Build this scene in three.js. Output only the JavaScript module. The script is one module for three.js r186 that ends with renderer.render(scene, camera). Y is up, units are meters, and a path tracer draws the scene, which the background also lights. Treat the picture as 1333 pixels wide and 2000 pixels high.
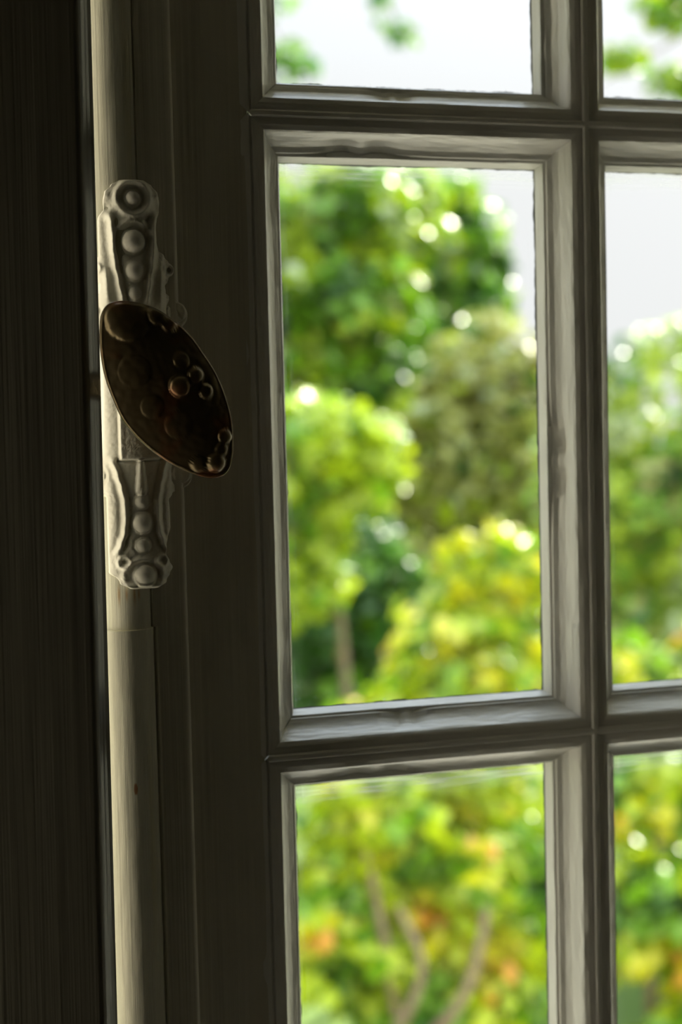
import * as THREE from 'three';
import { mergeGeometries, mergeVertices, toCreasedNormals } from 'three/addons/utils/BufferGeometryUtils.js';
import { RoundedBoxGeometry } from 'three/addons/geometries/RoundedBoxGeometry.js';
import { ImprovedNoise } from 'three/addons/math/ImprovedNoise.js';

const lerp = THREE.MathUtils.lerp, clamp = THREE.MathUtils.clamp, smooth = THREE.MathUtils.smoothstep;

// ------------------------------------------------------------------ camera, sky, sun, exposure
const scene = new THREE.Scene();
const camera = new THREE.PerspectiveCamera(38.54, 1333 / 2000, 0.02, 200);
camera.position.set(-0.14948, 1.44895, 0.67745);
camera.up.set(0.03794, 0.99828, -0.04461);
camera.lookAt(-0.14948 + 0.26936, 1.44895 - 0.05321, 0.67745 - 0.96157);
camera.focus = 0.65;
camera.userData.fStop = 5.6;
scene.add(camera);

const renderer = new THREE.WebGLRenderer({ antialias: true });
renderer.toneMapping = THREE.LinearToneMapping;
renderer.toneMappingExposure = 1.12;
renderer.shadowMap.enabled = true;

const sunDir = new THREE.Vector3(0.6, 0.62, -0.505).normalize();
{ // pale hazy sky, a little brighter round the sun ; overhead bluer and made much brighter to light the reveals
  const W = 256, H = 128, data = new Float32Array(W * H * 4), v = new THREE.Vector3();
  for (let r = 0; r < H; r++) for (let c = 0; c < W; c++) {
    const up = ((r + 0.5) / H - 0.5) * Math.PI, az = ((c + 0.5) / W - 0.5) * 2 * Math.PI;
    v.set(Math.cos(az) * Math.cos(up), Math.sin(up), Math.sin(az) * Math.cos(up));
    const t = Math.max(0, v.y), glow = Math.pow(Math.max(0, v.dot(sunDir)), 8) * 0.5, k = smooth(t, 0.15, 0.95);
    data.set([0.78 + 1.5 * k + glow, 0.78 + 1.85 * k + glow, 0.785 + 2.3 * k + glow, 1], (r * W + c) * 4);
  }
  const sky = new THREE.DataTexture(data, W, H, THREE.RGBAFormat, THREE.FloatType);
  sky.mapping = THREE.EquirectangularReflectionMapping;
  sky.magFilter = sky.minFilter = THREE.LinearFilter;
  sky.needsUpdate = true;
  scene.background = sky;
}
const sun = new THREE.DirectionalLight(new THREE.Color().setRGB(1.0, 0.93, 0.8), 15.5);
sun.position.copy(sunDir).multiplyScalar(30);
sun.name = 'sun';
sun.castShadow = true;
sun.shadow.mapSize.set(2048, 2048);
Object.assign(sun.shadow.camera, { left: -12, right: 12, top: 12, bottom: -12, near: 1, far: 80 });
scene.add(sun);

// ------------------------------------------------------------------ helpers
const gauss = (d, s) => Math.exp(-(d * d) / (2 * s * s));
const NOISE = new ImprovedNoise();
const noise = (x, y = 0, z = 0) => NOISE.noise(x, y, z);
function rng(seed) { let a = seed >>> 0; return () => { a = (a + 0x6d2b79f5) | 0; let t = Math.imul(a ^ (a >>> 15), 1 | a); t = (t + Math.imul(t ^ (t >>> 7), 61 | t)) ^ t; return ((t ^ (t >>> 14)) >>> 0) / 4294967296; }; }
const used = {};
function numbered(n) { const k = used[n] = (used[n] ?? -1) + 1; return k ? n + '_' + String(k).padStart(3, '0') : n; }
function mesh(name, geometry, material, parent = scene) {
  const m = new THREE.Mesh(geometry, material);
  m.name = parent === scene ? numbered(name) : name;
  m.castShadow = m.receiveShadow = true;
  parent.add(m);
  return m;
}
function group(name, parent = scene, pos = [0, 0, 0]) { const g = new THREE.Group(); g.name = parent === scene ? numbered(name) : name; g.position.set(...pos); parent.add(g); return g; }
function structure(o) { o.userData.kind = 'structure'; return o; }
function thing(o, label, category, grp) { o.userData.label = label; o.userData.category = category; if (grp) o.userData.group = grp; return o; }
function table(points) { // piecewise smooth function through [x, y] pairs with x rising
  return (x) => {
    if (x <= points[0][0]) return points[0][1];
    for (let i = 1; i < points.length; i++) if (x <= points[i][0]) { const [a, p] = points[i - 1], [b, q] = points[i]; const t = (x - a) / (b - a); return lerp(p, q, t * t * (3 - 2 * t)); }
    return points[points.length - 1][1];
  };
}
function grid(nu, nv, f, closed = false) { // f(i/nu, j/nv) -> [x, y, z]; uv in metres is set later
  const pos = [], uv = [], idx = [];
  for (let j = 0; j <= nv; j++) for (let i = 0; i <= nu; i++) { const p = f(i / nu, j / nv); pos.push(p[0], p[1], p[2]); uv.push(p[3] ?? p[0], p[4] ?? p[1]); }
  for (let j = 0; j < nv; j++) for (let i = 0; i < nu; i++) { const a = j * (nu + 1) + i, b = a + 1, c = a + nu + 1, d = c + 1; idx.push(a, b, d, a, d, c); }
  const g = new THREE.BufferGeometry();
  g.setAttribute('position', new THREE.Float32BufferAttribute(pos, 3));
  g.setAttribute('uv', new THREE.Float32BufferAttribute(uv, 2));
  g.setIndex(idx);
  g.computeVertexNormals();
  return g;
}
function box(w, h, d, r = 0.002, at = [0, 0, 0], seg = 2) { // rounded box with uv in metres, v along the height
  const g = new RoundedBoxGeometry(w, h, d, seg, r);
  const p = g.attributes.position, n = g.attributes.normal, uv = new Float32Array(p.count * 2);
  for (let i = 0; i < p.count; i++) { const ax = Math.abs(n.getX(i)) > 0.7; uv[i * 2] = (ax ? p.getZ(i) : p.getX(i)) + 0.3; uv[i * 2 + 1] = Math.abs(n.getY(i)) > 0.7 ? p.getZ(i) : p.getY(i); }
  g.setAttribute('uv', new THREE.BufferAttribute(uv, 2));
  g.translate(...at);
  return g;
}
// A bar swept along s from s0 to s1 with closed section [[u, w], ...] in mm (u across, w away from the room); ends cut at 45 degrees by |u| when mitred.
// place(s, u, w) gives the world point; wob(s, u, w, k) a small shift [du, dw] in mm.
function bar(section, s0, s1, place, { m0 = true, m1 = true, seg = 40, wob = null, caps = true } = {}) {
  const n = section.length, pos = [], uv = [], idx = [];
  let run = 0; const across = section.map((p, k) => { if (k) run += Math.hypot(p[0] - section[k - 1][0], p[1] - section[k - 1][1]); return run; });
  for (let j = 0; j <= seg; j++) for (let k = 0; k <= n; k++) {
    const [u0, w0] = section[k % n], cut = Math.abs(u0) / 1000, a = s0 + (m0 ? cut : 0), b = s1 - (m1 ? cut : 0), s = lerp(a, b, j / seg);
    const [du, dw] = wob ? wob(s, u0, w0, k % n) : [0, 0];
    const p = place(s, (u0 + du) / 1000, (w0 + dw) / 1000);
    pos.push(...p); uv.push((across[k] ?? run) / 1000 + 0.1, s);
  }
  for (let j = 0; j < seg; j++) for (let k = 0; k < n; k++) { const a = j * (n + 1) + k, b = a + 1, c = a + n + 1, d = c + 1; idx.push(a, b, d, a, d, c); }
  let g = new THREE.BufferGeometry();
  g.setAttribute('position', new THREE.Float32BufferAttribute(pos, 3));
  g.setAttribute('uv', new THREE.Float32BufferAttribute(uv, 2));
  g.setIndex(idx);
  return toCreasedNormals(g, 0.6);
}

// ------------------------------------------------------------------ textures and materials
function dataTexture(w, h, f, { color = false, repeat = [1, 1] } = {}) {
  const d = new Uint8Array(w * h * 4);
  for (let y = 0; y < h; y++) for (let x = 0; x < w; x++) { const c = f(x / w, y / h, x, y); d.set([0, 1, 2].map((k) => clamp(Math.round((c[k] ?? c[0]) * 255), 0, 255)), (y * w + x) * 4); d[(y * w + x) * 4 + 3] = 255; }
  const t = new THREE.DataTexture(d, w, h);
  t.wrapS = t.wrapT = THREE.RepeatWrapping;
  t.magFilter = THREE.LinearFilter; t.minFilter = THREE.LinearFilter;
  t.repeat.set(...repeat);
  if (color) t.colorSpace = THREE.SRGBColorSpace;
  t.needsUpdate = true;
  return t;
}
const tn = (x, y, fx, fy, z = 0) => { // tiling noise
  const a = noise(x * fx, y * fy, z), b = noise((x - 1) * fx, y * fy, z), c = noise(x * fx, (y - 1) * fy, z), d = noise((x - 1) * fx, (y - 1) * fy, z);
  return lerp(lerp(a, b, x), lerp(c, d, x), y);
};
// brush strokes and wood grain running along v, with fine lumps
const strokes = dataTexture(512, 512, (x, y) => {
  const s = tn(x, y, 70, 2.2, 1.3) * 0.5 + tn(x, y, 160, 4, 7.7) * 0.35 + tn(x, y, 24, 1.2, 3.1) * 0.4 + tn(x, y, 30, 22, 9) * 0.18;
  return [0.5 + 0.42 * s];
}, { repeat: [1 / 0.12, 1 / 0.3] });
const lumps = dataTexture(512, 512, (x, y) => {
  const s = tn(x, y, 9, 5, 1.3) * 0.8 + tn(x, y, 26, 13, 5.1) * 0.45 + tn(x, y, 90, 40, 2.2) * 0.12;
  return [0.5 + 0.42 * s];
}, { repeat: [1 / 0.06, 1 / 0.12] });
const paintTone = dataTexture(512, 512, (x, y) => {
  const a = tn(x, y, 12, 2, 4.2), b = tn(x, y, 60, 2.5, 8.4), c = Math.max(0, tn(x, y, 7, 5, 2.9) - 0.28);
  const k = 0.95 + 0.05 * a + 0.05 * b;
  return [k - 0.1 * c, k - 0.16 * c, k * 0.985 - 0.3 * c];
}, { color: true, repeat: [1 / 0.16, 1 / 0.4] });
const std = (o) => new THREE.MeshStandardMaterial(o);
const phys = (o) => new THREE.MeshPhysicalMaterial(o);
const rgb = (r, g, b) => new THREE.Color().setRGB(r, g, b);
const M = {
  paint: std({ name: 'old cream paint on wood', color: rgb(0.8, 0.77, 0.68), map: paintTone, roughness: 0.42, bumpMap: strokes, bumpScale: 0.0004 }),
  bars: std({ name: 'thick cream gloss paint', color: rgb(0.93, 0.925, 0.9), map: paintTone, roughness: 0.36, bumpMap: lumps, bumpScale: 0.0011 }),
  trim: std({ name: 'dark brown paint on wood', color: rgb(0.105, 0.1, 0.08), roughness: 0.2, bumpMap: strokes, bumpScale: 0.0005 }),
  cast: std({ name: 'cream painted cast iron', color: rgb(0.82, 0.79, 0.69), roughness: 0.4, bumpMap: lumps, bumpScale: 0.00035 }),
  putty: std({ name: 'grey putty', color: rgb(0.3, 0.3, 0.28), roughness: 0.85, bumpMap: lumps, bumpScale: 0.0008 }),
  plaster: std({ name: 'plaster', color: rgb(0.31, 0.285, 0.22), roughness: 0.9, bumpMap: lumps, bumpScale: 0.001 }),
  render: std({ name: 'pale outdoor wall render', color: rgb(0.78, 0.74, 0.64), roughness: 0.92, bumpMap: lumps, bumpScale: 0.002 }),
  boards: std({ name: 'floor boards', color: rgb(0.1, 0.065, 0.04), roughness: 0.5, bumpMap: strokes, bumpScale: 0.001 }),
  stone: std({ name: 'pale terrace stone', color: rgb(0.5, 0.47, 0.4), roughness: 0.9, bumpMap: lumps, bumpScale: 0.002 }),
  soil: std({ name: 'lawn and soil', color: rgb(0.1, 0.16, 0.03), roughness: 1 }),
  bark: std({ name: 'bark', color: rgb(0.3, 0.23, 0.15), roughness: 0.9, bumpMap: strokes, bumpScale: 0.01 }),
};
{
  const blotches = dataTexture(256, 256, (x, y) => {
    const a = tn(x, y, 5, 5, 2.2), b = tn(x, y, 17, 17, 6.1), r = smooth(a + 0.4 * b, 0.0, 0.5);
    return [0.4 + 0.12 * r, 0.37 - 0.02 * r, 0.29 - 0.04 * r];
  }, { color: true });
  M.bronze = std({ name: 'dark brass with reddish patina', color: rgb(0.8, 0.72, 0.6), map: blotches, metalness: 0.7, roughness: 0.32 });  // reddish blotches scattered at random over the brass
  // the rod is cream paint with worn yellowish patches and one rust spot
  const rodTone = dataTexture(256, 1024, (x, y) => {
    const a = tn(x, y, 22, 5, 3.3), b = tn(x, y, 60, 9, 1.1), c = Math.max(0, tn(x, y, 6, 9, 7.4) - 0.18);
    const k = 0.93 + 0.05 * a + 0.05 * b;
    const d = Math.hypot((x - 0.45) / 0.02, (y - 0.347) / 0.0022);
    let e = d < 1 ? 1 : 0;
    for (const [sx, l] of [[0.3, 1], [0.4, 0.7], [0.5, 1.1], [0.56, 0.6]]) e = Math.max(e, 0.45 * gauss(x - sx, 0.012) * gauss(y - 0.421, 0.0022 * l));
    return [k - 0.16 * c - e * 0.22, k - 0.2 * c - e * 0.5, k * 0.96 - 0.4 * c - e * 0.78];
  }, { color: true });
  M.rod = std({ name: 'cream paint on iron rod', color: rgb(0.84, 0.81, 0.7), map: rodTone, roughness: 0.45, bumpMap: strokes, bumpScale: 0.0007 });
  // old window glass: clear, with smears near the edges that scatter a little light
  const smear = dataTexture(512, 512, (x, y) => {
    const top = smooth(y, 0.915, 0.955) * (0.55 + 0.45 * noise(x * 6, y * 160, 2)), left = smooth(1 - x, 0.88, 0.935) * (0.4 + 0.5 * noise(x * 200, y * 9, 5));
    const scratch = Math.max(0, noise(x * 300 + y * 30, y * 3, 8) - 0.62) * 0.9, dust = Math.max(0, noise(x * 90, y * 90, 4) - 0.45) * smooth(1 - y, 0.86, 1) * 1.2;
    return [0.03 + Math.max(0, top) * 0.85 + Math.max(0, left) * 0.35 + scratch + dust];
  });
  M.glass = phys({ name: 'old window glass', color: rgb(0.97, 0.99, 0.98), transmission: 1, thickness: 0, roughness: 1, roughnessMap: smear, ior: 1.5 });
}

// ------------------------------------------------------------------ the sash with its glazing bars (window plane z = 0)
const HALF = [[0, -0.8], [0.9, -0.65], [1.5, -0.1], [1.75, 0.5], [2.3, 0.35], [5, 0.5], [7.4, 1.3], [8.2, 2.3], [8.6, 3.4],
  [9.4, 6.2], [10.8, 9.4], [13.2, 12.0], [15.6, 13.4], [16.0, 14.3], [17.2, 14.7], [17.7, 16.6], [19.1, 21]];
const BAR = [...HALF.slice().reverse().map(([u, w]) => [-u, w]), ...HALF.slice(1), [7, 21], [6, 38], [-6, 38], [-7, 21]];
const lumpy = (seed, dents = []) => (s, u, w, k) => {
  if (w < 2.9 || w > 20.9) { const f = w > 30 ? 0 : 0.07; return [f * noise(s * 40, u, seed), f * noise(s * 55, u + 9, seed)]; }
  const big = noise(s * 26, Math.sign(u) * 3 + seed, w * 0.1), fine = noise(s * 95, w * 0.35, seed + Math.sign(u)), dip = Math.max(0, noise(s * 17 + 4, Math.sign(u) * 5, seed * 1.7) - 0.25);
  const a = (w > 6 && w < 14 ? 0.75 : 0.28);
  let dent = 0;
  for (const [at, side, len, depth] of dents) if (Math.sign(u) === side && w > 5 && w < 14.5) dent += depth * gauss(s - at, len) * (1 - 0.7 * gauss(s - at, len * 0.3));
  if (dent) return [-Math.sign(u) * dent * smooth(w, 5, 9), dent * 0.5];
  return [a * (0.8 * big + 0.5 * fine) * Math.sign(u) - Math.sign(u) * dip * (w > 8 && w < 14 ? 3.2 : 0), a * (0.5 * big + 0.4 * fine)];
};
const COLS = [0, 0.172, 0.344], ROWS = [1.9054, 1.6, 1.2946, 0.9892];
const sash = structure(group('window_1'));
const across = (y0) => (s, u, w) => [s, y0 + u, -w], upright = (x0) => (s, u, w) => [x0 + u, s, -w];
let seed = 1;
for (const y of ROWS.slice(1, 3)) for (let c = 0; c < 2; c++) mesh('muntin', bar(BAR, COLS[c], COLS[c + 1], across(y), { seg: 110, wob: lumpy(seed++ * 3.7, [[0.058, -1, 0.013, 2.4], [0.075, 1, 0.006, 1.6]]) }), M.bars, sash);
for (let r = 0; r < 3; r++) mesh('muntin', bar(BAR.map(([u, w]) => [-u, w]).reverse().map(([u, w]) => [-u, w]).reverse(), ROWS[r + 1], ROWS[r], upright(COLS[1]), { seg: 130, wob: lumpy(seed++ * 3.7, [[1.432, -1, 0.014, 2.6], [1.64, -1, 0.02, 1.5]]) }), M.bars, sash);
// half mouldings along stiles and rails (side = +1 looks to +u)
const halfBar = (side) => { const h = HALF.map(([u, w]) => [u, Math.max(w, u < 1.7 ? 1.1 : w)]); h[0] = [0, 0.1]; h[1] = [0.5, 1.2]; h[2] = [1.2, 1.3]; h[3] = [1.8, 0.4]; return [...h, [7, 21], [6, 38], [-4, 38], [-4, 0.1]].map(([u, w]) => [u * side, w]); };
for (let r = 0; r < 3; r++) {
  mesh('moulding', bar(halfBar(1), ROWS[r + 1], ROWS[r], upright(COLS[0]), { seg: 130, wob: lumpy(seed++ * 3.7) }), M.bars, sash);
  mesh('moulding', bar(halfBar(-1), ROWS[r + 1], ROWS[r], upright(COLS[2]), { seg: 40, wob: lumpy(seed++ * 3.7) }), M.bars, sash);
}
for (let c = 0; c < 2; c++) {
  mesh('moulding', bar(halfBar(-1), COLS[c], COLS[c + 1], across(ROWS[0]), { seg: 40, wob: lumpy(seed++ * 3.7) }), M.bars, sash);
  mesh('moulding', bar(halfBar(1), COLS[c], COLS[c + 1], across(ROWS[3]), { seg: 40, wob: lumpy(seed++ * 3.7) }), M.bars, sash);
}
for (let r = 0; r < 3; r++) for (let c = 0; c < 2; c++) { // panes and the putty behind their edges
  const x0 = COLS[c] + 0.009, x1 = COLS[c + 1] - 0.009, y0 = ROWS[r + 1] + 0.009, y1 = ROWS[r] - 0.009, k = r * 2 + c;
  const g = grid(24, 32, (a, b) => [lerp(x0, x1, a), lerp(y0, y1, b), -0.0216 + 0.00022 * noise(a * 2.5, b * 3.5, k * 5.1), a, b]);
  mesh('pane', g, M.glass, sash);
  const sec = (side) => [[19.4, 22.1], [7.5, 37], [7.5, 22.1]].map(([u, w]) => [u * side, w]);
  const rough = (sd) => (s, u, w) => Math.abs(u) > 12 ? [Math.sign(u) * (0.35 * noise(s * 240, sd, 1) + 0.5 * noise(s * 60, sd, 3) + 0.5 * Math.max(0, noise(s * 420, sd, 7))), 0] : [0, 0];
  const parts = [
    bar(sec(1), ROWS[r + 1], ROWS[r], upright(COLS[c]), { seg: 150, wob: rough(k + 0.3) }), bar(sec(-1), ROWS[r + 1], ROWS[r], upright(COLS[c + 1]), { seg: 150, wob: rough(k + 20.7) }),
    bar(sec(1), COLS[c], COLS[c + 1], across(ROWS[r + 1]), { seg: 110, wob: rough(k + 40.3) }), bar(sec(-1), COLS[c], COLS[c + 1], across(ROWS[r]), { seg: 110, wob: rough(k + 60.3) })];
  mesh('putty', mergeGeometries(parts), M.putty, sash);
}
// stile on the bolt side: a flat board with faint hollows, its left part carrying a raised strip beside the rod
const STILE_H = 1.11, STILE_Y = 1.447;
function board(x0, x1, z, depth, r, y0, y1, sd, rise = 0.0003, rz = r) { // board with softly rounded long edges and an uneven painted face
  const nx = 40, ny = 160, W = x1 - x0;
  const front = grid(nx, ny, (a, b) => {
    const x = lerp(x0, x1, r > 0.004 ? 0.5 - 0.5 * Math.cos(Math.PI * a) : a), y = lerp(y0, y1, b), d = Math.min(x - x0, x1 - x);
    const edge = d >= r ? 0 : rz === r ? r - Math.sqrt(Math.max(0, r * r - (r - d) * (r - d))) : rz * (1 - d / r) ** 1.2;
    return [x, y, z - edge + rise * (noise(x * 60, y * 9, sd) + 0.5 * noise(x * 160, y * 30, sd + 3)), x + 0.4, y];
  });
  const back = z - depth, strips = [];
  for (const [x, flip] of [[x0, false], [x1, true]]) strips.push(grid(2, 60, (a, b) => { const t = flip ? 1 - a : a; return [x, lerp(y0, y1, b), lerp(back, z - rz, t), 0.4 + t * depth, lerp(y0, y1, b)]; }));
  strips.push(grid(1, 1, (a, b) => [lerp(x1, x0, a), lerp(y0, y1, b), back]));
  for (const [y, up] of [[y0, false], [y1, true]]) strips.push(grid(1, 1, (a, b) => [lerp(x0, x1, a), y, lerp(back, z - rz, up ? 1 - b : b)]));
  return mergeGeometries([front, ...strips]);
}
const SY0 = 0.89, SY1 = 2.0;
mesh('stile', board(-0.072, -0.0005, 0, 0.038, 0.0006, SY0, SY1, 2.2), M.paint, sash);
mesh('stile', board(COLS[2] + 0.0005, 0.41, 0, 0.038, 0.001, SY0, SY1, 5.2), M.paint, sash);
mesh('rail', board(0, COLS[2], 0, 0.038, 0.001, ROWS[0] + 0.0005, SY1, 4.2), M.paint, sash);
mesh('rail', board(0, COLS[2], 0, 0.038, 0.001, SY0, ROWS[3] - 0.0005, 7.2), M.paint, sash);
mesh('cover_strip', board(-0.0735, -0.0364, 0.0075, 0.0074, 0.0022, SY0, SY1, 9.2, 0.0002), M.paint, sash);

// ------------------------------------------------------------------ window frame, walls, room
const frame = structure(group('trim_1'));
mesh('jamb', box(0.05, 1.25, 0.09, 0.004, [0.437, 1.445, -0.03]), M.paint, frame);
mesh('head', box(0.85, 0.05, 0.09, 0.004, [0.035, 2.027, -0.03]), M.paint, frame);
mesh('sill', box(0.85, 0.05, 0.2, 0.006, [0.035, 0.863, -0.06]), M.paint, frame);
function wallBox(name, x0, x1, y0, y1, z0, z1, m) { const b = new THREE.BoxGeometry(x1 - x0, y1 - y0, z1 - z0); b.translate((x0 + x1) / 2, (y0 + y1) / 2, (z0 + z1) / 2); const p = b.attributes.position, n = b.attributes.normal, uv = b.attributes.uv; for (let i = 0; i < p.count; i++) uv.setXY(i, Math.abs(n.getX(i)) > 0.5 ? p.getZ(i) : p.getX(i), Math.abs(n.getY(i)) > 0.5 ? p.getZ(i) : p.getY(i)); b.deleteAttribute('normal'); b.computeVertexNormals(); return b; }
const OX0 = -0.39, OX1 = 0.46, OY0 = 0.84, OY1 = 2.05, ZF = -0.25, ZB = 0.15, FLOOR = 0, CEIL = 2.6;  // left reveal is unseen, placed and deepened to bounce sunlight onto the bolt
structure(mesh('wall_front', mergeGeometries([
  wallBox('', -1.6, OX0, FLOOR, CEIL, ZF, ZB), wallBox('', OX1, 1.6, FLOOR, CEIL, ZF, ZB), wallBox('', OX0, OX1, FLOOR, OY0, ZF, ZB), wallBox('', OX0, OX1, OY1, CEIL, ZF, ZB)]), M.render));
structure(mesh('wall_inside', mergeGeometries([
  wallBox('', -1.6, OX0 - 0.004, FLOOR, CEIL, ZB, ZB + 0.02), wallBox('', OX1, 1.6, FLOOR, CEIL, ZB, ZB + 0.02), wallBox('', OX0 - 0.004, OX1, FLOOR, OY0, ZB, ZB + 0.02), wallBox('', OX0 - 0.004, OX1, OY1, CEIL, ZB, ZB + 0.02)]), M.plaster));
structure(mesh('wall_left', wallBox('', -1.7, -1.6, FLOOR, CEIL, ZF, 2.6), M.plaster));
structure(mesh('wall_right', wallBox('', 1.6, 1.7, FLOOR, CEIL, ZF, 2.6), M.plaster));
structure(mesh('wall_back', wallBox('', -1.7, 1.7, FLOOR, CEIL, 2.5, 2.6), M.plaster));
structure(mesh('floor', wallBox('', -1.7, 1.7, -0.1, FLOOR, ZF, 2.6), M.boards));
structure(mesh('ceiling', wallBox('', -1.7, 1.7, CEIL, CEIL + 0.2, ZF, 2.6), M.plaster));
structure(mesh('wall_outside_added_wing', mergeGeometries([wallBox('', 0.86, 3.0, -1.25, 3.15, -0.86, ZF), wallBox('', -3.0, 0.86, CEIL + 0.2, 3.15, ZF, 0), wallBox('', -3, 3, -1.25, -0.1, ZF, 0), wallBox('', -3, -1.7, -1.25, CEIL + 0.2, ZF, 0)]), M.render));  // first box is an added unseen wing that keeps sun off the sash
structure(mesh('added_terrace', wallBox('', -9, 9, -1.3, -1.19, -3.1, ZF), M.stone));  // added out of view, pale so sunlight bounces up onto the bars
structure(mesh('ground', wallBox('', -40, 40, -1.5, -1.2, -60, 30), M.soil));

// the dark upright board close to the lens, its right edge rounded and brushed
{
  const t = structure(group('trim_2'));
  const x1 = -0.0768, x0 = -0.136, g = board(x0, x1, 0.045, 0.017, 0.0075, 0, 2.6, 3.3, 0.00025, 0.0095);
  const p = g.attributes.position;
  for (let i = 0; i < p.count; i++) p.setX(i, p.getX(i) + (p.getY(i) - 1.45) * 0.0066);
  g.computeVertexNormals();
  mesh('post', g, M.trim, t);
  t.userData.label = 'dark wooden upright board with rounded edge nearest the viewer';
}

// ------------------------------------------------------------------ the window bolt: rod, ornate cover plate, oval handle
const AX = -0.058, CY = 1.473; // axis of the plate and its middle height
const bolt = group('window_bolt', scene, [AX, CY, 0]);
thing(bolt, 'ornate cream painted window bolt with long rod and dark oval handle', 'window bolt');
function halfRound(r, flat, y0, y1, dx, z0, sd) { // half-round rod with a narrow flat on its right side
  const g = grid(36, 220, (a, b) => {
    const y = lerp(y0, y1, b), w = 0.00016 * (noise(a * 7, y * 28, sd) + noise(a * 16, y * 70, sd));
    if (a > 0.9) { const t = (a - 0.9) / 0.1; return [dx + r + flat * Math.min(1, t * 1.4), y, z0 + (t > 0.7 ? lerp(0.0016, -0.003, (t - 0.7) / 0.3) : 0.0016), a, (y + 0.6) / 1.2]; }
    const th = Math.PI * (1 - a / 0.9);
    return [dx + (r + w) * Math.cos(th), y, z0 + (r + w) * Math.sin(th), a, (y + 0.6) / 1.2];
  });
  const cap = (y, up) => grid(12, 1, (a, b) => { const th = Math.PI * (up ? 1 - a : a); return [dx + r * Math.cos(th) * b, y, z0 + r * Math.sin(th) * b]; });
  return mergeGeometries([g, cap(y1, false), cap(y0, true)]);
}
const rodX = -0.0065;
mesh('rod', halfRound(0.0100, 0.0013, 0.05, 0.52, rodX, 0.0064, 1.5), M.rod, bolt);
mesh('rod', halfRound(0.0102, 0.0012, -0.125, -0.05, rodX + 0.0003, 0.0064, 4.5), M.rod, bolt);
mesh('guide_sleeve', halfRound(0.0118, 0.0022, -0.56, -0.1105, rodX - 0.0004, 0.0066, 6.5), M.rod, bolt);

// cover plate as relief: half widths (mm) at height v (mm above the middle)
const EDGE = table([[-92.6, 0.6], [-91.5, 6.7], [-89, 11], [-85.5, 12.9], [-83, 14.6], [-80, 12.9], [-76.5, 11.2], [-73, 11.4], [-69.5, 12.4], [-64.5, 14], [-58, 14], [-52, 13.6], [-49.5, 16], [-46.8, 21.8], [-43.5, 25.2], [-40, 25.9], [-36, 24.5], [-33, 19], [-29, 16.5], [-20, 16], [0, 15.5], [18, 16], [22, 18.5], [27.5, 23.5], [32, 25.6], [36.5, 24.5], [40, 19], [42, 15.9], [45, 15.2], [47.5, 17.2], [49.5, 19.4], [53, 20], [56, 18.4], [58.5, 15.2], [60.5, 12.2], [64, 11.3], [70, 11], [74, 11.6], [78, 13], [82, 13.2], [86, 12.4], [89, 9.6], [91, 6], [92.3, 0.8]]);
const lobe = (v, cx, cy, rad) => Math.abs(v - cy) < rad ? cx + Math.sqrt(rad * rad - (v - cy) ** 2) : 0;
const WIDTH = (v) => Math.max(EDGE(v), lobe(v, 19.6, 32.5, 6.3), lobe(v, 19.6, -41.2, 6.3), lobe(v, 16.6, 52.6, 3.6));
const WIDE = (v) => Math.max(WIDTH(v), 15.6 * smooth(v, -92, -84) * (1 - smooth(v, 74, 90)));
const bump = (d, r) => d >= r ? 0 : Math.sqrt(1 - (d / r) * (d / r));
const BOSS = [[0.3, 83.3, 3.1, 2.6], [0, 64, 5.2, 3.6], [0, 51, 4.1, 2.9], [0, 41, 3, 2.1], [0, -52.4, 3.1, 2.4], [0, -62, 4.4, 3.2], [0, -72.1, 3, 2.1], [0.4, -85.6, 4.8, 3.6]];
const ribTop = table([[38, 5.6], [46, 7.0], [54, 8.4], [62, 9.2], [72, 9.6], [76, 10]]), ribLow = table([[-76, 11.5], [-71, 9.6], [-66, 7.9], [-60, 7.3], [-52, 7.5], [-46, 8.6], [-40, 10.2], [-33, 12.2]]);
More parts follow.
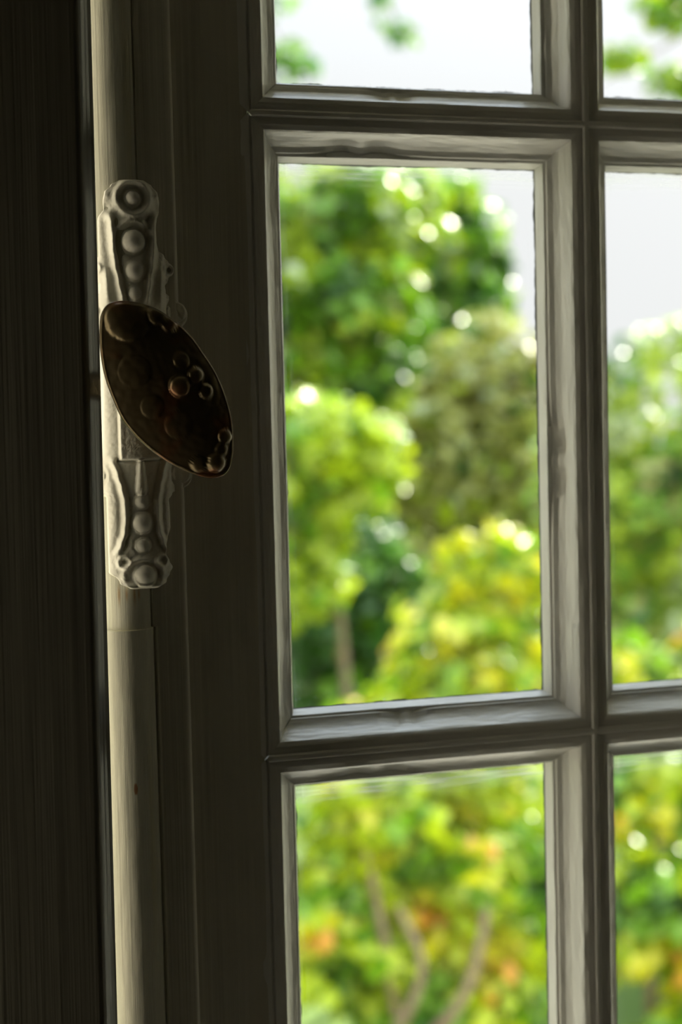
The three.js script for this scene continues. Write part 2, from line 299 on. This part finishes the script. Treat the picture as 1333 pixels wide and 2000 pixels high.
function relief(u, v) { // height (mm) over the body at u, v in mm
  const a = Math.abs(u);
  let h = 9.6 + 8.6 * Math.sqrt(Math.max(0, 1 - (u / 15.2) ** 2)) - 2.6 * smooth(a, 14, 18);
  if (u < -6.5) h = Math.max(h, 7.35 + Math.sqrt(Math.max(0, 100 - (u + 6.5) ** 2)));  // the plate lies over the rod on this side
  const d0 = Math.hypot(u - 0.3, v - 83.3);
  h += 1.7 * gauss(d0 - 7.4, 1.15) - 1.3 * gauss(d0 - 5.0, 1.1);          // rosette ring and its hollow
  h += 0.9 * gauss(Math.hypot(a - 11.6, v - 84.5), 1.3) - 1.1 * gauss(Math.hypot(a - 11.3, v - 79), 1.1) + 1.0 * gauss(Math.hypot(a - 10.6, v - 75), 1.2);
  const d1 = Math.hypot(u, v - 64);
  h += -1.7 * gauss(d1 - 6.2, 1.4) + 1.0 * gauss(d1 - 9.0, 0.9) * smooth(v, 58, 66);
  if (v > 30 && v < 80) { const k = smooth(v, 34, 40) * (1 - smooth(v, 72, 78)); h += k * (1.7 * gauss(a - ribTop(v), 0.8) - 1.5 * gauss(a - ribTop(v) + 2.6, 1.1) - 0.9 * gauss(a - ribTop(v) - 2.6, 1.2)); }
  const d2 = Math.hypot(a - 16.9, v - 52.6);                              // scroll at each side
  h += 1.5 * gauss(d2 - 2.1, 0.6) - 0.9 * gauss(d2, 0.9) + 1.2 * gauss(a - (12.2 + 0.02 * (v - 40) ** 1), 0.9) * smooth(v, 34, 40) * (1 - smooth(v, 50, 54));
  const dA = Math.hypot(a - 20, v - 33.5), dB = Math.hypot(a - 20, v + 40.5); // ears with screws
  h += -1.2 * smooth(6.2 - Math.min(dA, dB), 0, 1.2) + 1.6 * smooth(5.1 - Math.min(dA, dB), 0, 1.0);
  const slot = Math.abs((a - 20) * 0.72 + (v - 33.5) * 0.7); if (dA < 4.4) h -= 0.9 * gauss(slot, 0.35);
  if (v > -36 && v < 34) { const k = smooth(v, -34.2, -33.2) * (1 - smooth(v, 30, 33)); h += k * 2.6 * (1 - smooth(a, 8.6, 9.6)); } // raised block under the handle
  h += 0.9 * gauss(v + 33.8, 0.5) * (a < 10 ? 1 : 0) * -1;
  if (v < -30) { const k = smooth(v, -78, -73) * (1 - smooth(v, -35, -31)); h += k * (1.7 * gauss(a - ribLow(v), 0.95) - 1.2 * gauss(a - ribLow(v) + 2.4, 1.0) - 0.8 * gauss(a - ribLow(v) - 2.3, 0.9)); }
  { const t = clamp((v + 47) / 12.5, 0, 1), r = lerp(2.9, 1.5, t); if (v < -33.5 && v > -50.5) { const e = v < -47.2 ? Math.hypot(u, v + 47.2) : a; h += 2.4 * bump(e, r); } } // drop
  if (v < -68) { const l = Math.hypot(a - 8.6, v + 79.5); h += 1.1 * gauss(l - 2.6, 0.7) - 1.2 * gauss(l, 1.0) + 1.2 * gauss(Math.hypot(u * 0.8, v + 85.6) - 7.2, 0.8) + 1.4 * gauss(v + 90.2, 0.9) - 0.8 * gauss(v + 87.6, 0.9) * smooth(a, 5, 7); }
  for (const [bx, by, r, hh] of BOSS) { const d = Math.hypot(u - bx, v - by); h += hh * 0.28 * gauss(Math.max(0, d - r), 0.7) - 0.5 * gauss(d - r - 0.9, 0.5); }
  h += 0.18 * noise(u * 0.6, v * 0.6, 3) + 0.12 * noise(u * 1.7, v * 1.7, 8);
  return h;
}
{
  const nu = 120, nv = 520, plate = grid(nu, nv, (a, b) => {
    const v = lerp(-92.6, 92.3, b), s = a * 2 - 1, W = s < 0 ? WIDE(v) : WIDTH(v);
    let k = s, drop = 0;
    if (Math.abs(s) > 0.94) { drop = smooth(Math.abs(s), 0.94, 1); k = Math.sign(s) * lerp(0.94, 1, Math.min(1, (Math.abs(s) - 0.94) / 0.05)); }
    const u = k * W, end = Math.min(v + 92.6, 92.3 - v), round = end < 1.6 ? Math.sqrt(Math.max(0, 1 - (1 - end / 1.6) ** 2)) : 1;
    const z = lerp(relief(u, v), 3.5, drop * drop);
    return [u / 1000, v / 1000, lerp(3.5, z, round) / 1000, u / 1000 + 0.1, v / 1000];
  });
  const p = mesh('cover_plate', plate, M.cast, bolt);
  p.userData.label = 'cream painted cast cover plate with raised bosses and scrolls';
  for (const [bx, by, r, hh] of BOSS) {
    const pts = []; for (let i = 0; i <= 12; i++) { const t = (i / 12) * Math.PI / 2; pts.push(new THREE.Vector2(Math.sin(t) * r / 1000, Math.cos(t) * hh / 1000)); }
    pts.push(new THREE.Vector2(r / 1000, -0.0012));
    const g = new THREE.LatheGeometry(pts.reverse(), 32); g.rotateX(Math.PI / 2);
    const q = g.attributes.position; for (let i = 0; i < q.count; i++) { const x = q.getX(i), y = q.getY(i), n = 1 + 0.05 * noise(x * 400, y * 400, by); q.setXYZ(i, x * n, y * n, q.getZ(i)); }
    g.computeVertexNormals();
    const m = mesh('boss', g, M.cast, p); m.position.set(bx / 1000, by / 1000, (relief(bx, by) - 0.35 * hh + 0.25) / 1000);
  }
}
// handle: an oval knob with cast flowers on its face
{
  const C = [7.6, -3.5], OUT = [[-18.7, 37.9], [-23.5, 36.6], [-26.4, 32.7], [-27.5, 25.6], [-27.4, 16.0], [-25.8, 5.6], [-22.8, -3.5], [-19.2, -11.9], [-14.0, -18.9], [-7.6, -25.2], [-0.1, -30.7], [7.6, -34.9], [14.2, -37.3], [19.8, -38.1], [24.3, -36.7], [27.2, -32.1], [28.4, -22.2], [27.8, -12.2], [25.3, -2.2], [21.6, 7.2], [16.4, 15.6], [10.9, 23.3], [5.1, 28.8], [-1.4, 33.6], [-6.8, 36.0], [-12.8, 37.5]];
  const curve = new THREE.CatmullRomCurve3(OUT.map(([x, y]) => new THREE.Vector3(x, y, 0)), true);
  const LUMP = [[4.8, 1.3, 4.8, 3.6], [12.1, 6.0, 3.7, 2.8], [16.3, -1.0, 3.3, 2.4], [6.0, 12.3, 3.6, 1.0], [20.2, -31.6, 4.3, 3.2], [24.3, -20.5, 3.3, 1.9], [22.6, -26, 3.0, 1.6], [-16, 30.0, 9.5, 2.2], [-3.5, 32, 4.8, 3.4], [1.5, 28, 3.6, 2.2], [12.7, -32, 3.6, 1.4], [-7, -7, 5, 0.7], [-14, 8, 7, 0.6], [4, -15, 6, 0.7]];
  const face = (x, y, rho) => {
    let h = 5.5 * (1 - rho ** 2.4) + 0.22 * gauss(rho - 0.975, 0.01);
    let m = 0; for (const [bx, by, r, hh] of LUMP) { const d = Math.hypot(x - bx, y - by); m = Math.max(m, hh * Math.sqrt(bump(d, r)) * bump(d, r) ** 0.35); }
    const petals = gauss(Math.hypot(x - 9, y - 2) - 11, 1.6) * (0.5 + 0.5 * Math.cos(Math.atan2(y - 2, x - 9) * 6)) * 0.5;
    return h + (m + petals) * (1 - smooth(rho, 0.955, 0.995)) + 0.25 * noise(x * 0.35, y * 0.35, 4);
  };
  // polar grid: front from the middle to the rim, then the side, then the back
  const cx = 0.5, cy = 0, nT = 200, RHO = []; for (let i = 0; i <= 64; i++) RHO.push(['f', i / 64]);
  for (let i = 1; i <= 5; i++) RHO.push(['s', i / 5]); for (let i = 1; i <= 14; i++) RHO.push(['b', i / 14]);
  const n = RHO.length - 1, pts = curve.getSpacedPoints(nT);
  const g = grid(nT, n, (a, b) => {
    const o = pts[Math.round(a * nT) % nT], [kind, t] = RHO[Math.round(b * n)], rx = o.x - cx, ry = o.y - cy;
    if (kind === 'f') { const r = Math.sin(t * Math.PI / 2) * 0.5 + t * 0.5, rr = Math.min(1, r); const x = cx + rx * rr, y = cy + ry * rr; return [x / 1000, y / 1000, face(x, y, rr) / 1000, 0.5 + x / 80, 0.5 + y / 80]; }
    if (kind === 's') { const k = 1 - 0.03 * t * t + 0.012 * Math.sin(t * Math.PI), x = cx + rx * k, y = cy + ry * k; return [x / 1000, y / 1000, (-3.4 * t + 0) / 1000, 0.5 + x / 80, 0.5 + y / 80]; }
    const k = lerp(0.97, 0.16, t), x = cx + rx * k, y = cy + ry * k; return [x / 1000, y / 1000, (-3.4 - 9 * Math.sqrt(Math.max(0, 1 - (1 - t) ** 2)) * 0.9) / 1000, 0.5 + x / 80, 0.5 + y / 80];
  });
  const handle = group('handle', bolt, [0, 0, 0]);
  handle.userData.label = 'dark brass oval handle with cast flowers, turned aslant';
  const knob = mesh('knob', g, M.bronze, handle); knob.position.set(-0.0504 - AX, 1.4695 - CY, 0.0515);
  const sp = [[0.0085, 0.012], [0.0085, 0.02], [0.0068, 0.024], [0.006, 0.036], [0.0085, 0.043], [0.004, 0.046]].map(([r, z]) => new THREE.Vector2(r, z));
  const sg = new THREE.LatheGeometry(sp, 28); sg.rotateX(Math.PI / 2);
  const stem = mesh('stem', sg, M.bronze, handle); stem.position.set(0.001, 0, 0);
}

// ------------------------------------------------------------------ the garden
function leafGeometry(L, wd) { // a folded, cupped leaf, 8 triangles
  const pos = [], idx = [];
  const rows = [[0, 0.05, 0], [0.3, 0.9, 0.05], [0.62, 0.85, 0.02], [1, 0.02, -0.12]];
  for (const [t, w, z] of rows) pos.push(-w * wd / 2, t * L, z * L + w * wd * 0.16, 0, t * L, z * L, w * wd / 2, t * L, z * L + w * wd * 0.16);
  for (let j = 0; j < 3; j++) for (let i = 0; i < 2; i++) { const a = j * 3 + i, b = a + 1, c = a + 3, d = c + 1; idx.push(a, b, d, a, d, c); }
  const g = new THREE.BufferGeometry(); g.setAttribute('position', new THREE.Float32BufferAttribute(pos, 3)); g.setIndex(idx); g.computeVertexNormals(); g.translate(0, -L / 2, 0);
  return g;
}
const LEAF = phys({ name: 'dull leaf', color: rgb(1, 1, 1), roughness: 1, specularIntensity: 0.15, transmission: 0.45, thickness: 0, side: THREE.DoubleSide });
const GLOSSY = phys({ name: 'glossy leaf', color: rgb(1, 1, 1), roughness: 0.9, transmission: 0.35, thickness: 0, clearcoat: 1, clearcoatRoughness: 0.34, side: THREE.DoubleSide });
const PAL = { lime: [0.48, 0.58, 0.012], yellow: [0.7, 0.64, 0.012], green: [0.22, 0.42, 0.015], deep: [0.06, 0.17, 0.012], orange: [0.75, 0.34, 0.02], olive: [0.46, 0.44, 0.1], pale: [0.62, 0.66, 0.36], teal: [0.22, 0.4, 0.3] };
function plant(name, label, category, base, crowns, mix, leafSize, sd, stems = [], gloss = 0.6) {
  const R = rng(sd), root = group(name, scene, base);
  thing(root, label, category);
  let total = 0; for (const c of crowns) total += c[6];
  const sets = [['foliage', LEAF], ['glossy_foliage', GLOSSY]].map(([nm, mat]) => {
    const inst = new THREE.InstancedMesh(leafGeometry(leafSize, leafSize * 0.62), mat, total);
    inst.name = nm; inst.userData.kind = 'stuff'; inst.castShadow = inst.receiveShadow = true; inst.count = 0;
    return inst;
  });
  const keys = Object.keys(mix), m4 = new THREE.Matrix4(), q = new THREE.Quaternion(), e = new THREE.Vector3(), q2 = new THREE.Quaternion(), Z = new THREE.Vector3(0, 0, 1), col = new THREE.Color(), p = new THREE.Vector3(), s = new THREE.Vector3();
  for (const [x, y, z, rx, ry, rz, n, gap = 0.0] of crowns) for (let i = 0, tries = 0; i < n && tries < n * 40;) {
    tries++;
    const a = R() * 6.2832, c = R() * 2 - 1, r = Math.pow(R(), 0.45), sn = Math.sqrt(1 - c * c);
    p.set(x + rx * r * sn * Math.cos(a), y + ry * r * c, z + rz * r * sn * Math.sin(a));
    const f = 1.6 / Math.max(rx, ry), clump = noise(p.x * f * 1.3 + sd, p.y * f * 1.3, p.z * f * 1.3) + 0.6 * noise(p.x * f * 3 + sd, p.y * f * 3, p.z * f * 3);
    if (clump < gap - 0.45 + 0.35 * r) continue;
    // leaves spread outwards and upwards from the crown, each with its own tilt
    e.set((p.x - x) / rx * 0.6 + (R() - 0.5) * 1.5, 0.62 + (p.y - y) / ry * 0.3 + (R() - 0.5) * 1.3, (p.z - z) / rz * 0.6 + (R() - 0.5) * 1.5).normalize();
    q.setFromUnitVectors(Z, e).multiply(q2.setFromAxisAngle(Z, R() * 6.2832));
    const sc = 0.8 + 0.9 * R(); s.setScalar(sc);
    m4.compose(p.clone().sub(new THREE.Vector3(...base)), q, s);
    const inst = sets[R() < gloss ? 1 : 0];
    inst.setMatrixAt(inst.count, m4);
    // colour drifts from branch to branch, so that neighbouring leaves are alike
    let t = clamp(0.5 + 0.85 * noise(p.x * f * 2.0 + 7, p.y * f * 2.0 + sd, p.z * f * 2.0) + (R() - 0.5) * 0.22, 0, 0.9999), w = 0, pick = keys[0];
    for (const key of keys) { w += mix[key]; if (t < w) { pick = key; break; } pick = key; }
    const b = 0.88 + 0.24 * R(); const [cr, cg, cb] = PAL[pick];
    col.setRGB(Math.min(0.85, 0.94 * cr * b), Math.min(0.85, cg * b), Math.min(0.85, cb * b));
    inst.setColorAt(inst.count++, col); i++;
  }
  for (const inst of sets) if (inst.count) root.add(inst);
  for (const [pts, r0, r1, nm] of stems) {
    const cur = new THREE.CatmullRomCurve3(pts.map((v) => new THREE.Vector3(...v).sub(new THREE.Vector3(...base)))), g = new THREE.TubeGeometry(cur, 16, r0, 7, false), pp = g.attributes.position;
    for (let i = 0; i < pp.count; i++) { const ring = Math.floor(i / 8) / 16, c0 = cur.getPointAt(clamp(ring, 0, 1)), t = lerp(1, r1 / r0, ring); pp.setXYZ(i, c0.x + (pp.getX(i) - c0.x) * t, c0.y + (pp.getY(i) - c0.y) * t, c0.z + (pp.getZ(i) - c0.z) * t); }
    g.computeVertexNormals();
    mesh(nm ?? 'stem', g, M.bark, root);
  }
  return root;
}
const G = -1.2;
plant('tree', 'tall bright green tree filling the upper half of the middle pane', 'tree', [2.4, G, -10.3],
  [[2.7, 2.6, -10.3, 1.1, 1.25, 0.9, 5600, 0.22], [3.5, 3.15, -10.4, 0.45, 0.45, 0.4, 900, 0.15], [2.5, 1.4, -10.2, 1.0, 0.9, 0.8, 4000, 0.1]], { deep: 0.16, green: 0.36, lime: 0.36, pale: 0.12 }, 0.12, 11,
  [[[[2.4, G, -10.3], [2.5, 0.4, -10.35], [2.6, 2.2, -10.3]], 0.12, 0.05, 'trunk'], [[[2.5, 0.9, -10.3], [2.9, 1.8, -10.3], [3.4, 3.0, -10.4]], 0.05, 0.02, 'branch']]);
plant('tree', 'darker green tree with thin crown against white sky in middle pane corner', 'tree', [4.2, G, -11.4],
  [[4.25, 2.85, -11.4, 0.62, 0.9, 0.6, 2600, 0.22], [4.3, 1.8, -11.4, 0.6, 0.6, 0.6, 1600, 0.15]], { deep: 0.3, green: 0.4, lime: 0.2, pale: 0.1 }, 0.12, 23,
  [[[[4.2, G, -11.4], [4.25, 0.6, -11.4], [4.25, 2.4, -11.4]], 0.1, 0.04, 'trunk'], [[[4.22, 1.0, -11.4], [4.45, 2.0, -11.4], [4.6, 2.9, -11.4]], 0.04, 0.015, 'branch']]);
plant('shrub', 'muted olive shrub behind the yellow bush, beside the middle pane edge', 'shrub', [3.3, G, -8.3],
  [[3.45, 1.75, -8.4, 0.5, 0.48, 0.35, 1200, 0.2], [3.15, 1.25, -8.3, 0.5, 0.6, 0.4, 1500, 0.15], [3.6, 1.1, -8.2, 0.5, 0.7, 0.4, 1500, 0.15], [3.2, 0.0, -8.3, 0.8, 1.0, 0.5, 2600, 0.0]], { deep: 0.14, olive: 0.6, lime: 0.12, pale: 0.14 }, 0.1, 31, [[[[3.3, G, -8.3], [3.25, 0, -8.35], [3.3, 1.2, -8.3]], 0.06, 0.03]]);
plant('shrub', 'bright lime green bush low in the tree on left of middle pane', 'shrub', [1.5, G, -5.8],
  [[1.55, 1.32, -5.8, 0.45, 0.34, 0.35, 1700, 0.1], [1.4, 0.85, -5.85, 0.36, 0.3, 0.35, 700, 0.1]], { green: 0.3, lime: 0.7 }, 0.09, 41, [[[[1.68, G, -5.8], [1.66, 0.2, -5.75], [1.6, 1.2, -5.8]], 0.035, 0.012]]);
plant('shrub', 'dark green shaded shrub in lower left of middle pane', 'shrub', [2.0, G, -7.3],
  [[1.9, 0.4, -6.9, 0.62, 0.72, 0.4, 2600, 0.0]], { deep: 0.68, green: 0.27, orange: 0.05 }, 0.09, 53, [[[[2.05, G, -7.3], [2.1, -0.3, -7.25], [2.12, 0.5, -6.9]], 0.05, 0.03]]);  // shade put into the leaf colours, mostly deep green
plant('shrub', 'sunlit yellow green bush in lower right of middle pane', 'shrub', [1.75, G, -4.5],
  [[1.88, 0.72, -4.6, 0.34, 0.4, 0.2, 1000, 0.25], [1.7, 0.5, -4.4, 0.3, 0.3, 0.2, 600, 0.25], [1.5, 0.36, -4.3, 0.4, 0.16, 0.3, 700, 0.1], [1.7, 0.0, -4.6, 0.5, 0.6, 0.4, 1500, 0.0]], { green: 0.22, lime: 0.38, yellow: 0.36, orange: 0.04 }, 0.075, 67, [[[[1.75, G, -4.5], [1.7, -0.3, -4.5], [1.75, 0.5, -4.5]], 0.03, 0.01]]);
plant('shrub', 'round glossy leaved bush with a soft top under white sky in right pane', 'shrub', [3.85, G, -6.4],
  [[3.95, 1.1, -6.5, 1.05, 0.95, 0.3, 6000, 0.08], [3.6, 0.95, -6.1, 0.5, 0.85, 0.2, 1500, 0.3], [3.8, -0.2, -6.4, 0.8, 0.9, 0.4, 2500, 0.0]], { deep: 0.14, olive: 0.14, green: 0.22, lime: 0.4, pale: 0.1 }, 0.07, 71, [[[[3.85, G, -6.4], [3.8, -0.2, -6.4], [3.85, 0.9, -6.4]], 0.05, 0.02]], 1);
plant('shrub', 'green shrub with orange leaves in front of the glossy bush in right pane', 'shrub', [3.0, G, -5.2],
  [[3.0, 0.0, -5.2, 0.6, 0.6, 0.25, 1500, 0.2]], { deep: 0.12, green: 0.33, lime: 0.35, yellow: 0.15, orange: 0.05 }, 0.08, 83, [[[[3.0, G, -5.2], [2.95, -0.5, -5.2], [3.0, 0.2, -5.2]], 0.04, 0.015]]);
plant('shrub', 'big yellow green bush with pale twigs filling the bottom left pane', 'shrub', [1.35, G, -4.0],
  [[1.35, -0.3, -4.0, 0.68, 0.66, 0.3, 3200, 0.25]], { deep: 0.1, green: 0.27, lime: 0.38, yellow: 0.2, orange: 0.05 }, 0.075, 97,
  [[[[1.35, G, -4.0], [1.3, -0.6, -3.9], [1.2, 0.1, -3.95]], 0.03, 0.012], [[[1.3, -0.6, -3.8], [1.42, -0.3, -3.58], [1.5, -0.06, -3.6]], 0.025, 0.012, 'branch'], [[[1.2, -0.5, -3.7], [1.26, -0.2, -3.55], [1.2, -0.02, -3.6]], 0.02, 0.01, 'branch']]);
plant('shrub', 'yellow and orange tinted bush in the bottom right pane', 'shrub', [2.5, G, -4.35],
  [[2.5, -0.42, -4.35, 0.5, 0.74, 0.25, 2200, 0.25]], { deep: 0.1, green: 0.27, lime: 0.3, yellow: 0.24, orange: 0.09 }, 0.075, 103, [[[[2.5, G, -4.35], [2.45, -0.7, -4.35], [2.5, -0.1, -4.35]], 0.03, 0.012]]);
plant('hedge', 'dark green hedge far behind the shrubs and trees', 'hedge', [4, G, -13.5],
  [[1.8, 0.2, -13.5, 2.6, 1.6, 0.8, 8000, -0.3], [5.2, 0.1, -13.8, 2.8, 1.5, 0.8, 8000, -0.3], [-3.4, 0.2, -13.6, 2.8, 1.7, 0.8, 7000, -0.3], [-8.2, 0.1, -13.4, 2.8, 1.6, 0.8, 6000, -0.3], [10.2, 0.1, -13.8, 2.8, 1.7, 0.8, 6000, -0.3]], { deep: 0.6, green: 0.4 }, 0.16, 113);
plant('tree', 'overhanging tree with drooping sprays of leaves at top of left pane', 'tree', [1.0, G, -7.4],
  [[1.75, 3.85, -7.3, 0.17, 0.12, 0.12, 60], [1.85, 3.5, -7.3, 0.2, 0.13, 0.12, 90], [2.38, 3.9, -7.3, 0.07, 0.2, 0.1, 40], [2.5, 3.68, -7.3, 0.1, 0.08, 0.1, 26], [1.1, 4.2, -7.4, 0.5, 0.6, 0.5, 900]], { teal: 0.4, green: 0.4, deep: 0.2 }, 0.07, 127,
  [[[[1.0, G, -7.4], [1.05, 1.5, -7.4], [1.1, 4.4, -7.4]], 0.09, 0.05, 'trunk'], [[[1.08, 3.6, -7.4], [1.4, 4.2, -7.35], [1.85, 3.55, -7.3]], 0.012, 0.004, 'branch'], [[[1.1, 4.2, -7.4], [1.8, 4.7, -7.35], [2.35, 4.1, -7.3], [2.52, 3.6, -7.3]], 0.012, 0.004, 'branch']]);
plant('tree', 'tree reaching in from the right with slanting leafy branches at top right pane', 'tree', [5.6, G, -6.6],
  [[3.72, 3.62, -6.35, 0.26, 0.12, 0.12, 170], [3.4, 3.35, -6.35, 0.14, 0.09, 0.1, 60], [3.75, 3.25, -6.35, 0.22, 0.09, 0.12, 130], [5.4, 3.9, -6.5, 0.7, 0.7, 0.6, 1200]], { lime: 0.45, green: 0.4, deep: 0.15 }, 0.075, 131,
  [[[[5.6, G, -6.6], [5.5, 1.5, -6.6], [5.4, 4.2, -6.6]], 0.1, 0.05, 'trunk'], [[[5.4, 3.4, -6.6], [4.4, 3.75, -6.4], [3.3, 3.25, -6.35]], 0.02, 0.006, 'branch'], [[[5.4, 3.0, -6.6], [4.4, 3.3, -6.4], [3.5, 3.2, -6.35]], 0.02, 0.006, 'branch']]);

// beyond the part of the garden that the photograph shows, the planting goes on
for (const [x, z, h, sd, label] of [[-1.6, -6.5, 1.3, 211, 'rounded green shrub on the lawn left of the window view'], [-3.6, -8.5, 2.2, 223, 'tall loose green shrub far left on the lawn'], [0.1, -9.6, 1.6, 233, 'green shrub on the lawn behind the window stile']])
  plant('shrub', label, 'shrub', [x, G, z], [[x, G + h * 0.62, z, h * 0.5, h * 0.6, h * 0.45, 1500, 0.0]], { deep: 0.25, green: 0.45, lime: 0.3 }, 0.09, sd, [[[[x, G, z], [x + 0.03, G + h * 0.4, z], [x, G + h * 0.8, z]], 0.04, 0.015]]);

renderer.render(scene, camera);
